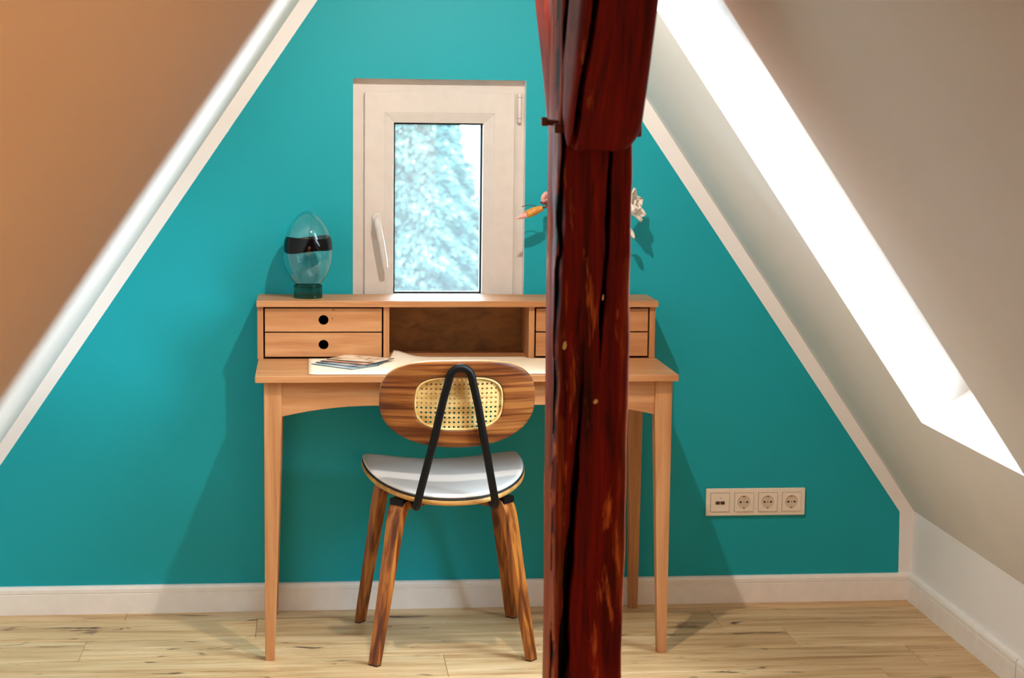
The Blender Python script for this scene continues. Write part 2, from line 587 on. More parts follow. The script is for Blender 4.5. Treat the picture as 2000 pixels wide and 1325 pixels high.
# floor: base slab and planks
flo = structure(box('floor', (KL, YB, -0.06), (KR, 0, -0.0105), plain('dark_underlay', (50, 36, 24), 0.8)), 'rustic oak plank floor')
PW = 0.19
rows = [0.105, -0.085, -0.275, -0.465, -0.655]
while rows[-1] > YB: rows.append(rows[-1] - PW)
fixed = {1: [-0.152, 1.14], 2: [-0.60, 1.31], 3: [0.345, 1.60], 4: [-0.25, 1.47]}
for i in range(len(rows) - 1):
    y1, y0 = min(rows[i], -0.001), max(rows[i + 1], YB)
    if y1 - y0 < 0.02: continue
    if i in fixed: cuts = fixed[i]
    else:
        x = KL + random.uniform(0.2, 1.2); cuts = []
        while x < KR: cuts.append(x); x += 1.29
    xs = [KL] + cuts + [KR]
    for a, b in zip(xs, xs[1:]):
        if b - a < 0.02: continue
        bm = bmesh.new()
        cx, cy = (a + b) / 2, (y0 + y1) / 2
        bm_box(bm, (a + 0.0004 - cx, y0 + 0.0004 - cy, -0.0105), (b - 0.0004 - cx, y1 - 0.0004 - cy, 0))
        finish('plank', bm, M_FLOOR, flo, bevel=0.0012, seg=1, loc=(cx, cy, 0))

# ------------------------------------------------------------------ gable window
w1 = bpy.data.objects.new('window_1', None); COL.objects.link(w1)
structure(w1, 'small white tilt window in the teal gable, tree outside')
FY = 0.036
def ring_box(bm, x0, x1, z0, z1, wdt, y0, y1):
    """rectangular frame of one closed skin"""
    o = [(x0, z0), (x1, z0), (x1, z1), (x0, z1)]
    i = [(x0 + wdt, z0 + wdt), (x1 - wdt, z0 + wdt), (x1 - wdt, z1 - wdt), (x0 + wdt, z1 - wdt)]
    V = [[bm.verts.new((x, y, z)) for x, z in q] for y in (y0, y1) for q in (o, i)]
    for k in range(4):
        l = (k + 1) % 4
        for a, b in ((0, 1), (1, 3), (3, 2), (2, 0)):
            bm.faces.new((V[a][k], V[a][l], V[b][l], V[b][k]))
bm = bmesh.new()
ring_box(bm, WL, WR, WB, WT, 0.05, FY, FY + 0.07)
finish('frame', bm, M_PVC, w1, bevel=0.001)
SX0, SX1, SZ0, SZ1 = 0.1495, 0.5720, 0.820, 1.4735
GX0, GX1, GZ0, GZ1 = 0.2315, 0.4835, 0.905, 1.3890
sash = bmesh.new()
ring_box(sash, SX0, SX1, SZ0, SZ1, 0.058, FY - 0.016, FY + 0.05)
sash_o = finish('sash', sash, M_PVC, w1, bevel=0.0025)
bm = bmesh.new()
x0, x1, z0, z1 = SX0 + 0.0575, SX1 - 0.0575, SZ0 + 0.0575, SZ1 - 0.0575
o_ = [(x0, z0), (x1, z0), (x1, z1), (x0, z1)]; i_ = [(GX0, GZ0), (GX1, GZ0), (GX1, GZ1), (GX0, GZ1)]
for k in range(4):
    l = (k + 1) % 4
    bm_hex(bm, [(o_[k][0], FY - 0.0145, o_[k][1]), (o_[l][0], FY - 0.0145, o_[l][1]), (i_[l][0], FY - 0.008, i_[l][1]), (i_[k][0], FY - 0.008, i_[k][1]),
                (o_[k][0], FY + 0.02, o_[k][1]), (o_[l][0], FY + 0.02, o_[l][1]), (i_[l][0], FY + 0.02, i_[l][1]), (i_[k][0], FY + 0.02, i_[k][1])])
finish('glazing_bead', bm, M_PVC, sash_o, bevel=0.0008)
bm = bmesh.new()
ring_box(bm, GX0 - 0.004, GX1 + 0.004, GZ0 - 0.004, GZ1 + 0.004, 0.009, FY + 0.020, FY + 0.044)
finish('gasket', bm, M_BLACKP, sash_o)
bm = bmesh.new()
bm_box(bm, (GX0 - 0.003, FY + 0.024, GZ0 - 0.003), (GX1 + 0.003, FY + 0.028, GZ1 + 0.003))
finish('glass_pane', bm, M_PANE_VEILED, sash_o)
# water marks and specks on the pane
bm = bmesh.new()
rr = random.Random(3)
for k in range(60):
    u = rr.random() ** 0.7; vv = rr.random() ** 1.8
    x = GX0 + 0.01 + (GX1 - GX0 - 0.02) * u; z = GZ0 + 0.01 + (GZ1 - GZ0 - 0.02) * vv; r = rr.uniform(0.0006, 0.0018)
    bm.faces.new([bm.verts.new((x + r * math.cos(a * PI / 3), FY + 0.0236, z + r * math.sin(a * PI / 3))) for a in range(6)])
sp = finish('water_spots', bm, M_TRIM, sash_o); sp['kind'] = 'stuff'
# handle
bm = bmesh.new()
HX, HZ = 0.1845, 1.103
hp = [(HX + 0.0135 * math.cos(a), HZ + (0.033 - 0.0135) * (1 if math.sin(a) >= 0 else -1) + 0.0135 * math.sin(a)) for a in [2 * PI * k / 24 + 0.001 for k in range(24)]]
bm_prism(bm, hp, 'Y', FY - 0.016, FY - 0.027)
hb = finish('handle', bm, M_PVC, w1, bevel=0.002)
bm = bmesh.new()
bm_tube(bm, interp([(HX, FY - 0.024, HZ + 0.012), (HX, FY - 0.05, HZ + 0.010), (HX + 0.002, FY - 0.060, HZ - 0.002), (HX + 0.010, FY - 0.062, HZ - 0.045), (HX + 0.020, FY - 0.060, HZ - 0.105), (HX + 0.0215, FY - 0.059, HZ - 0.118)], 6),
        [0.010] * 12 + [0.0095] * 12 + [0.0085] * 7, 12)
finish('lever', bm, M_PVC, hb, smooth=True)
# hinge
bm = bmesh.new()
bm_lathe(bm, [(0.0, 1.3905), (0.0045, 1.3915), (0.006, 1.395), (0.006, 1.4715), (0.0045, 1.4745), (0.0, 1.4755)], 16, (0.5855, FY - 0.010), (False, False))
hg = finish('hinge', bm, M_PVC, w1, smooth=True)
bm = bmesh.new()
for zz in (1.404, 1.463):
    bm_lathe(bm, [(0.0062, zz - 0.0006), (0.0062, zz + 0.0006)], 16, (0.5855, FY - 0.010))
finish('hinge_ring', bm, M_GREYP, hg)

# ------------------------------------------------------------------ tree beyond the window
def leaf_mat():
    t = NT('conifer_needles')
    f = t.noise(t.coord(), 2.5, 3)
    t.base(t.ramp(f, [(0.35, (0.07, 0.14, 0.128)), (0.65, (0.105, 0.20, 0.175))]))
    t.set(Roughness=0.6)
    return t.m
M_LEAF = leaf_mat()
tr = thing('conifer_tree', 'hazy blue-green conifer seen through the small gable window', 'tree', (1.22, 16.0, -2.6))
bm = bmesh.new()
bm_tube(bm, [(0, 0, 0), (0.03, 0, 2.0), (0, 0, 4.85)], [0.09, 0.05, 0.008], 10)
finish('trunk', bm, plain('bark', (88, 74, 60), 0.9), tr, smooth=True)
rr = random.Random(11)
vs_, fs_ = [], []
for k in range(95000):
    h = 1 - math.sqrt(rr.random())                 # more needles where the cone is wide
    z = 0.9 + h * 4.1
    a = rr.uniform(0, 2 * PI)
    R = 0.05 + 0.37 * (5.05 - z) * (0.86 + 0.16 * math.sin(3 * a + 5 * z) * math.sin(7 * z - 2 * a) + 0.12 * math.sin(11 * a + 17 * z))
    rad = R * rr.uniform(0.3, 1.0) ** 0.5
    c = Vector((rad * math.cos(a), rad * math.sin(a), z - 0.15 * rad))
    out = Vector((math.cos(a), math.sin(a), rr.uniform(-0.6, 0.4))).normalized()
    side = Vector((-math.sin(a), math.cos(a), rr.uniform(-0.8, 0.8))).normalized()
    l = rr.uniform(0.045, 0.105); w = rr.uniform(0.015, 0.034)
    n0 = len(vs_)
    vs_ += [c - out * l * 0.4, c + side * w, c + out * l, c - side * w]
    fs_.append((n0, n0 + 1, n0 + 2, n0 + 3))
me_ = bpy.data.meshes.new('foliage')
me_.from_pydata([tuple(v) for v in vs_], [], fs_)
me_.materials.append(M_LEAF)
fo = bpy.data.objects.new('foliage', me_); COL.objects.link(fo); fo.parent = tr
fo['kind'] = 'stuff'
bm = bmesh.new()
g_ = bm_box(bm, (-14, 0.6, -2.9), (16, 26, -2.6))
structure(finish('ground', bm, plain('dark_lawn', (70, 92, 64), 0.9)), 'garden lawn below the gable window')

# ------------------------------------------------------------------ timber post with braces
PX0, PX1, PYF, PYB = 0.469, 0.609, -1.70, -1.535
post = thing('timber_post', 'red-stained old timber post with brace and deep cracks, standing before the desk', 'post', ((PX0 + PX1) / 2, (PYF + PYB) / 2, 0))
PC = Vector(post.location)
def lin(pts, z):
    for (z0, x0), (z1, x1) in zip(pts, pts[1:]):
        if min(z0, z1) <= z <= max(z0, z1):
            return x0 + (x1 - x0) * (z - z0) / (z1 - z0)
    return None
# cracks on the front face: (path of z -> x, half width, depth)
CR = [([(0.0, 0.468), (0.45, 0.4665), (0.95, 0.4675), (1.10, 0.470), (1.42, 0.478), (2.0, 0.486)], 0.0042, 0.045),
      ([(0.93, 0.552), (1.05, 0.556), (1.15, 0.561), (1.34, 0.567), (1.5, 0.567)], 0.0040, 0.04),
      ([(0.0, 0.482), (0.32, 0.488), (0.60, 0.501), (0.75, 0.512), (0.86, 0.516), (1.0, 0.521)], 0.0075, 0.055)]
bm = bmesh.new()
NX, NZ = 120, 120
ZT = 1.925
def cross(z):
    """closed section of the post, counter-clockwise from front left"""
    pts = []
    wob = lambda s: 0.0014 * math.sin(6.3 * z + s) + 0.0008 * math.sin(17.1 * z + 2.1 * s) + 0.0006 * math.sin(43 * z + s)
    for i in range(NX + 1):
        t = i / NX
        x = PX0 + (PX1 - PX0) * t
        y = PYF + 0.0010 * math.sin(5 * z + 14 * t) + 0.0005 * math.sin(31 * z + 25 * t)
        e = min(t, 1 - t) * (PX1 - PX0)
        r = 0.006 + 0.004 * math.sin(5 * z + (3 if t > .5 else 0)) ** 2
        if e < r:
            y += r - math.sqrt(max(0, r * r - (r - e) ** 2))
        for path, hw, dp in CR:
            zz = z
            cx = lin(path, zz)
            if cx is None: continue
            cx += 0.0012 * math.sin(23 * z) + 0.0006 * math.sin(71 * z)
            hz = (zz - path[0][0]) / (path[-1][0] - path[0][0])
            taper = 1.0
            if path[0][0] > 0: taper = min(1, hz * 6)
            if path[-1][0] < 1.9: taper = min(taper, (1 - hz) * (2.4 if hw > 0.005 else 6))
            h = hw * (0.25 + 0.75 * taper) * (1 + 0.22 * math.sin(37 * z)) * (1.35 - 0.6 * min(1, z) if hw > 0.005 else 1)
            d = abs(x - cx)
            if d < h * 1.15:
                y += dp * taper * (1 - (d / (h * 1.15)) ** 6)
        pts.append((x + (wob(0) if t < .5 else wob(2)) * abs(2 * t - 1) ** 2, y))
    n = 6
    for i in range(1, n):
        t = i / n
        pts.append((PX1 + wob(2) + 0.001 * math.sin(5 * z + 4 * t), PYF + 0.014 + (PYB - PYF - 0.018) * t))
    for i in range(n + 1):
        t = i / n
        pts.append((PX1 + (PX0 - PX1) * t + 0.002 * math.sin(4 * z), PYB))
    for i in range(1, n):
        t = i / n
        pts.append((PX0 + wob(0) + 0.0015 * math.sin(6 * z + 5 * t), PYB + (PYF + 0.014 - PYB) * t))
    return pts
rings = []
wear_crack_shade = bm.verts.layers.float.new('wear_crack_shade')
for j in range(NZ + 1):
    z = ZT * j / NZ
    ring = []
    for x, y in cross(z):
        v = bm.verts.new((x - PC.x, y - PC.y, z))
        ex = min(abs(x - PX0), abs(PX1 - x)); ey = min(abs(y - PYF), abs(PYB - y))
        w_ = max(0.0, 1.0 - max(ex, min(ey, ex)) / 0.030) * 0.8
        if x < 0.492 and z < 0.85: w_ += 0.30
        if x > 0.580 and 0.45 < z < 1.15: w_ += 0.26
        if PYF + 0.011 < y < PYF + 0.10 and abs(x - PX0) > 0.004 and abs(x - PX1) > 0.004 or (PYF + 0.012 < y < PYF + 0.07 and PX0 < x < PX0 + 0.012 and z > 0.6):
            w_ = -1.0                                   # shade deep in the cracks, painted into the colour
        v[wear_crack_shade] = w_
        ring.append(v)
    rings.append(ring)
for a, b in zip(rings, rings[1:]):
    n = len(a)
    for i in range(n):
        bm.faces.new((a[i], a[(i + 1) % n], b[(i + 1) % n], b[i]))
bm.faces.new(rings[0][::-1]); bm.faces.new(rings[-1])
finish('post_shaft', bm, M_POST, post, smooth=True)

def brace(name, x0, x1, y_foot, z_foot, ydir, ang, length, thick, crack=None):
    """timber leaning off the post; its lower face starts at (y_foot, z_foot) and it climbs at ang from the vertical"""
    bm = bmesh.new()
    wear_crack_shade = bm.verts.layers.float.new('wear_crack_shade')
    ax = Vector((0, ydir * math.sin(ang), math.cos(ang)))
    nn = Vector((0, ydir * math.cos(ang), -math.sin(ang)))       # outwards, lower face
    base = Vector((0, y_foot, z_foot))
    NL, NW = 60, 100
    rings = []
    for j in range(NL + 1):
        l = length * j / NL
        # rounded lower end
        ends = 1.0 if l > 0.08 else math.sqrt(max(0.0, 1 - ((0.08 - l) / 0.08) ** 2))
        shrink = 0.026 * (1 - ends)
        ring = []
        w0, w1 = x0 + shrink * 0.6 + 0.002 * math.sin(11 * l), x1 - shrink * 1.3 + 0.002 * math.sin(9 * l + 1)
        sec = []
        for i in range(NW + 1):
            t = i / NW
            x = w0 + (w1 - w0) * t
            e = min(t, 1 - t) * (w1 - w0); r = 0.016
            dd = 0.0 if e >= r else -(r - math.sqrt(max(0, r * r - (r - e) ** 2)))
            dd += 0.0006 * math.sin(20 * l + 9 * t) - 0.016 * (1 - ends)
            if crack:
                cx = crack[0] + (crack[1] - crack[0]) * l / length + 0.0012 * math.sin(30 * l)
                q = abs(x - cx)
                if q < crack[2]: dd -= 0.05 * min(1, l / 0.05) * (1 - (q / crack[2]) ** 6)
            sec.append((x, dd))
        for i in range(1, 5): sec.append((w1 + 0.001 * math.sin(14 * l + i), -0.016 - (thick - 0.03) * i / 5))
        for i in range(7): sec.append((w1 + (w0 - w1) * i / 6, -thick))
        for i in range(1, 5): sec.append((w0 + 0.0015 * math.sin(12 * l + i), -thick + (thick - 0.03) * i / 5))
        for x, d in sec:
            p = base + ax * l + nn * d
            v = bm.verts.new((x - PC.x, p.y - PC.y, p.z))
            ex = min(abs(x - w0), abs(w1 - x))
            v[wear_crack_shade] = -1.0 if -0.075 < d < -0.028 and ex > 0.004 else max(0, 1 - ex / 0.02) * 0.6  # crack interior gets its shade painted in, edges get wear
            ring.append(v)
        rings.append(ring)
    for a, b in zip(rings, rings[1:]):
        n = len(a)
        for i in range(n): bm.faces.new((a[i], a[(i + 1) % n], b[(i + 1) % n], b[i]))
    bm.faces.new(rings[0][::-1]); bm.faces.new(rings[-1])
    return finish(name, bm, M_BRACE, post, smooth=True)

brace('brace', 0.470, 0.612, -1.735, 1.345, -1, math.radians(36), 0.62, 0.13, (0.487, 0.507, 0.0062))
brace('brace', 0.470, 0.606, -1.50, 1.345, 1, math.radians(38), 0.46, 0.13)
# iron pin through post and brace
M_PIN = plain('rusty_painted_iron', (84, 22, 12), 0.5, metal=0.3, vary=0.2)
bm = bmesh.new()
bm_tube(bm, [(0.437 - PC.x, -1.665 - PC.y, 1.408), (PX0 + 0.02 - PC.x, -1.665 - PC.y, 1.404)], 0.0065, 6)
bm_box(bm, (0.4365 - PC.x, -1.674 - PC.y, 1.3995), (0.4475 - PC.x, -1.655 - PC.y, 1.4165))
finish('iron_pin', bm, M_PIN, post, bevel=0.0015)
bm = bmesh.new()
bm_box(bm, (0.456 - PC.x, -1.712 - PC.y, 1.387), (0.478 - PC.x, -1.690 - PC.y, 1.405))
finish('iron_clamp', bm, M_PIN, post, bevel=0.003)
bm = bmesh.new()
bm_box(bm, (0.600 - PC.x, -1.69 - PC.y, 1.381), (0.6275 - PC.x, -1.655 - PC.y, 1.406))
finish('iron_clamp', bm, M_PIN, post, bevel=0.004)
# pale flecks of old plaster
M_FLECK = plain('pale_plaster_fleck', (232, 196, 130), 0.7)
for fx, fz, sx_, sz_ in ((0.4835, 0.982, 0.004, 0.0085), (0.5455, 0.873, 0.0045, 0.005), (0.556, 1.075, 0.0017, 0.006)):
    bm = bmesh.new()
    bmesh.ops.create_uvsphere(bm, u_segments=10, v_segments=6, radius=1.0)
    for v in bm.verts:
        k = 1 + 0.2 * math.sin(3 * v.co.x + 5 * v.co.z)
        v.co = Vector((v.co.x * sx_ * k + 0.25 * v.co.z * sx_, v.co.y * 0.002, v.co.z * sz_))
    finish('plaster_fleck', bm, M_FLECK, post, smooth=True, loc=(fx - PC.x, PYF - PC.y, fz))

# ------------------------------------------------------------------ desk with hutch
DX0, DX1 = -0.142, 0.950
DYF, DYB = -0.513, -0.020
DT = 0.7503
desk = thing('desk', 'pale pine writing desk with a row of small drawers on top', 'desk', ((DX0 + DX1) / 2, (DYF + DYB) / 2, 0))
DC = tuple(desk.location)
box('tabletop', (DX0, DYF, DT - 0.0175), (DX1, DYB, DT), M_DESK_X, desk, 0.0015, DC)
def leg(x_out, sgn, yf, depth_, name='leg', front=True):
    """square leg whose inner sides taper to the foot; x_out outer side, sgn inwards"""
    zt = DT - 0.0175
    wt, wb = 0.045, 0.025
    zs = 0.645
    bm = bmesh.new()
    d = 1 if front else -1
    secs = [(0, wb), (zs, wt), (zt, wt)]
    rings = []
    for z, w in secs:
        xa, xb = x_out, x_out + sgn * w
        ya, yb = yf, yf + d * (depth_ if z >= zs else 0.026)
        rings.append([bm.verts.new((x - DC[0], y - DC[1], z)) for x, y in ((xa, ya), (xb, ya), (xb, yb), (xa, yb))])
    for a, b in zip(rings, rings[1:]):
        for i in range(4): bm.faces.new((a[i], a[(i + 1) % 4], b[(i + 1) % 4], b[i]))
    bm.faces.new(rings[0]); bm.faces.new(rings[-1])
    return finish(name, bm, M_DESK_Z, desk, bevel=0.0015)
leg(DX0 + 0.022, 1, -0.492, 0.045); leg(DX1 - 0.012, -1, -0.492, 0.045)
leg(DX0 + 0.022, 1, -0.030, 0.045, front=False); leg(DX1 - 0.012, -1, -0.030, 0.045, front=False)
LX0, LX1 = DX0 + 0.022 + 0.045, DX1 - 0.012 - 0.045
# front apron with a shallow arch
bm = bmesh.new()
n = 28
poly = [(LX0 - DC[0], DT - 0.0175), (LX1 - DC[0], DT - 0.0175)]
for i in range(n + 1):
    t = 1 - i / n
    x = LX0 + (LX1 - LX0) * t
    e = min(t, 1 - t) / 0.24
    h = 0.642 + 0.027 * (1 - (1 - min(1, e)) ** 2)
    poly.append((x - DC[0], h))
bm_prism(bm, poly, 'Y', -0.488 - DC[1], -0.470 - DC[1])
finish('apron', bm, M_DESK_X, desk, bevel=0.0008)
box('apron', (LX0, -0.049, 0.645), (LX1, -0.033, DT - 0.0175), M_DESK_X, desk, 0.0008, DC)
box('apron', (DX0 + 0.028, -0.447, 0.645), (DX0 + 0.046, -0.075, DT - 0.0175), M_DESK_Y, desk, 0.0008, DC)
box('apron', (DX1 - 0.036, -0.447, 0.645), (DX1 - 0.018, -0.075, DT - 0.0175), M_DESK_Y, desk, 0.0008, DC)
# hutch
HF, HB = -0.194, -0.022
HT = 0.9103
box('hutch_top', (DX0 - 0.004, HF - 0.012, HT - 0.017), (DX1 + 0.001, HB, HT), M_DESK_X, desk, 0.0012, DC)
pz0, pz1 = DT, HT - 0.017
for xa, xb in ((-0.1445, -0.1285), (0.1955, 0.2115), (0.5935, 0.6095), (0.9295, 0.9455)):
    box('upright_panel', (xa, HF, pz0), (xb, HB, pz1), M_DESK_Z, desk, 0.001, DC)
box('back_panel', (-0.1285, HB - 0.006, pz0), (0.9295, HB, pz1), M_HARDB, desk, 0, DC)
M_HOLE_IN = plain('drawer_inside_shade', (28, 18, 12), 0.9)  # shade inside the drawers painted as a near-black colour
def drawer(x0, x1, z0, z1):
    g = 0.0025
    x0 += 0.0045; x1 -= 0.0045
    cx, cz = (x0 + x1) / 2 , (z0 + z1) / 2
    R = 0.0135
    bm = bmesh.new()
    N = 40
    angs = sorted(set([2 * PI * k / N for k in range(N)] + [math.atan2(sz * (z1 - z0) / 2, sx * (x1 - x0) / 2) % (2 * PI) for sx in (1, -1) for sz in (1, -1)]))
    def rim(a):
        c, s = math.cos(a), math.sin(a)
        k = min((x1 - x0) / 2 / max(abs(c), 1e-9), (z1 - z0) / 2 / max(abs(s), 1e-9))
        return (cx + c * k, cz + s * k)
    yf, yb = HF + 0.002, HF + 0.016
    O = [[], []]; I = [[], []]
    for q, y in enumerate((yf, yb)):
        for a in angs:
            X, Z = rim(a)
            O[q].append(bm.verts.new((X - DC[0], y - DC[1], Z)))
            I[q].append(bm.verts.new((cx + R * math.cos(a) - DC[0], y - DC[1], cz + R * math.sin(a))))
    n = len(angs)
    for i in range(n):
        j = (i + 1) % n
        bm.faces.new((O[0][i], O[0][j], I[0][j], I[0][i]))
        bm.faces.new((O[1][i], I[1][i], I[1][j], O[1][j]))
        bm.faces.new((O[0][i], O[1][i], O[1][j], O[0][j]))
        bm.faces.new((I[0][i], I[0][j], I[1][j], I[1][i]))
    d = finish('drawer', bm, M_DESK_X, desk)
    bm = bmesh.new()
    a = 0.004
    lo = (x0 + a - DC[0], yb - DC[1], z0 + a); hi = (x1 - a - DC[0], HB - 0.02 - DC[1], z1 - a - 0.004)
    t_ = 0.006
    bm_box(bm, lo, (hi[0], hi[1], lo[2] + t_)); bm_box(bm, (lo[0], lo[1], lo[2] + t_), (lo[0] + t_, hi[1], hi[2])); bm_box(bm, (hi[0] - t_, lo[1], lo[2] + t_), (hi[0], hi[1], hi[2]))
    bm_box(bm, (lo[0] + t_, hi[1] - t_, lo[2] + t_), (hi[0] - t_, hi[1], hi[2]))
    finish('drawer_box', bm, M_HOLE_IN, d)
zm = 0.8235
for xa, xb in ((-0.1285, 0.1955), (0.6095, 0.9295)):
    drawer(xa, xb, zm + 0.0018, pz1 - 0.005)
    drawer(xa, xb, pz0 + 0.0065, zm - 0.0018)
# small knots in the upper drawer front
M_KNOT = plain('wood_knot', (150, 78, 34), 0.5, vary=0.2)
for kx_, kz_, kr in ((0.0575, 0.8615, 0.0032), (0.060, 0.8845, 0.0036)):
    bm = bmesh.new()
    bm.faces.new([bm.verts.new((kx_ - DC[0] + kr * math.cos(a * PI / 6), HF + 0.0018 - DC[1], kz_ + kr * 0.7 * math.sin(a * PI / 6))) for a in range(12)])
    finish('knot', bm, M_KNOT, desk)

# ------------------------------------------------------------------ desk pad and cards
pad = bmesh.new()
def padz(x, y):
    z = DT + 0.0012
    # the back edge lifts into a wave where it meets the open compartment
    a = max(0, 1 - abs((x - 0.222) / 0.075)) if x > 0.222 else (1.0 if x > 0.2145 else 0)
    b = max(0, min(1, (y + 0.30) / 0.17))
    z += 0.014 * (a * a * (3 - 2 * a)) * b * b
    # soft droop at the front corner
    return z
cols = [-0.007 + 0.2195 * i / 20 for i in range(21)] + [0.2135 + (0.72 - 0.2135) * i / 40 for i in range(1, 41)]
g = []
for i, x in enumerate(cols):
    yb = -0.197 if x < 0.2135 or x > 0.585 else -0.125 - 0.04 * min(1, max(0, (x - 0.23) / 0.09)) ** 1.0
    yf = -0.496 + (0.012 if i == 0 else (0.004 if i == 1 else 0)) + 0.0012 * math.sin(25 * x)
    g.append([pad.verts.new((x, yf + (yb - yf) * k / 18, padz(x, yf + (yb - yf) * k / 18))) for k in range(19)])
for a, b in zip(g, g[1:]):
    for k in range(18): pad.faces.new((a[k], b[k], b[k + 1], a[k + 1]))
po = finish('desk_pad', pad, M_PAPER, smooth=True)
so = po.modifiers.new('thick', 'SOLIDIFY'); so.thickness = 0.0011; so.offset = 1
tag(po, 'cream paper desk pad curling up at its back edge, lying on the pine desk', 'desk pad')

def card_mat(name, cols, seed):
    t = NT(name)
    v = t.coord()
    f = t.noise(v, 22, 4, 0.6, 0.8)
    n = len(cols)
    t.base(t.ramp(f, [(0.3 + 0.4 * i / (n - 1), s2l(c)) for i, c in enumerate(cols)]))
    t.set(Roughness=0.25)
    return t.m
CW, CH = 0.148, 0.105
specs = [((0.128, -0.262), -0.56, 'card_print_sand', [(120, 86, 60), (222, 200, 170), (236, 224, 206)], 'glossy card in muted sand tones, topmost in the fan on the desk pad'),
         ((0.112, -0.283), -0.62, 'card_print_orange', [(226, 214, 196), (206, 128, 84), (120, 132, 140)], 'glossy card with an orange-brown picture, second in the fan on the desk pad'),
         ((0.098, -0.306), -0.70, 'card_print_grey', [(70, 78, 86), (150, 166, 172), (226, 226, 216)], 'glossy card with grey shapes, third in the fan on the desk pad'),
         ((0.086, -0.330), -0.78, 'card_print_blue', [(120, 150, 166), (170, 200, 208), (214, 224, 222)], 'pale blue glossy card, lowest in the fan on the desk pad')]
M_CEDGE = plain('dark_card_edge', (38, 36, 38), 0.5)
for i, ((cx, cy), rz, mn, cl, lab) in enumerate(specs):
    bm = bmesh.new()
    bm_box(bm, (-CW / 2, -CH / 2, -0.0009), (CW / 2, CH / 2, 0.0009))
    z0 = DT + 0.0026 + 0.0021 * (3 - i) + 0.0009
    c = finish('picture_card', bm, [card_mat(mn, cl, i), M_CEDGE], loc=(cx + 0.004, cy, z0))
    for p in c.data.polygons:
        if abs(p.normal.z) < 0.5: p.material_index = 1
    c.rotation_euler = (0, 0, rz)
    tag(c, lab, 'card', 'picture cards fanned out on the desk pad')

# ------------------------------------------------------------------ glass vase with the black band
VX, VY, VZ = -0.008, -0.118, HT
vs = thing('glass_vase', 'egg-shaped clear glass vessel with a wavy black band and green foot', 'vase', (VX, VY, VZ))
M_VG = glass_mat('pale_green_glass', (0.90, 0.97, 0.965))
M_VF = glass_mat('dark_green_glass', (0.30, 0.55, 0.47))
prof = [(0.029, 0.030), (0.0365, 0.040), (0.050, 0.058), (0.060, 0.082), (0.0655, 0.108), (0.0665, 0.132), (0.063, 0.160), (0.054, 0.188), (0.041, 0.211), (0.026, 0.227), (0.012, 0.236), (0.0, 0.2385)]
pp = interp([(r, 0, z) for r, z in prof], 5)
outer = [(max(0.0001, p.x), p.z) for p in pp]
bm = bmesh.new()
ra_ = bm_lathe(bm, outer, 64, cap=(False, True))
inner = [(max(0.0001, r - 0.0022), z + (0.001 if z < 0.1 else -0.0018 * min(1, (z - 0.1) / 0.1))) for r, z in outer]
rb_ = bm_lathe(bm, inner[::-1], 64, cap=(True, False))
for i in range(64):   # close the foot end between the walls
    bm.faces.new((ra_[0][i], ra_[0][(i + 1) % 64], rb_[-1][(i + 1) % 64], rb_[-1][i]))
finish('bowl', bm, M_VG, vs, smooth=True)
# foot
bm = bmesh.new()
fp = interp([(0.0001, 0, 0.0), (0.036, 0, 0.0), (0.0395, 0, 0.003), (0.0385, 0, 0.012), (0.0385, 0, 0.028), (0.0385, 0, 0.0335), (0.034, 0, 0.0358), (0.0001, 0, 0.0338)], 3)
bm_lathe(bm, [(max(0.0001, p.x), p.z) for p in fp], 64, cap=(True, True))
finish('foot', bm, M_VF, vs, smooth=True)
# band: wavy thickness following the wall
def rad_at(z):
    for (r0, z0), (r1, z1) in zip(outer, outer[1:]):
        if z0 <= z <= z1: return r0 + (r1 - r0) * (z - z0) / max(1e-9, z1 - z0)
    return 0.05
bm = bmesh.new()
N = 96
lo_, hi_ = [], []
grid = []
for i in range(N):
    a = 2 * PI * i / N
    zt = 0.166 + 0.0035 * math.sin(a * 2 + 0.6) + 0.002 * math.sin(a + 2)
    zb = 0.130 + 0.005 * math.sin(a * 2 + 2.6) + 0.003 * math.sin(3 * a)
    colv = []
    for k in range(9):
        z = zb + (zt - zb) * k / 8
        r = rad_at(z) + 0.0009 * math.sin(PI * k / 8)
        colv.append(bm.verts.new((r * math.cos(a), r * math.sin(a), z)))
    grid.append(colv)
for i in range(N):
    a, b = grid[i], grid[(i + 1) % N]
    for k in range(8): bm.faces.new((a[k], b[k], b[k + 1], a[k + 1]))
bo = finish('black_band', bm, plain('black_glass', (4, 4, 6), 0.06, spec=0.25), vs, smooth=True)
bo['label'] = 'wavy black glass band'

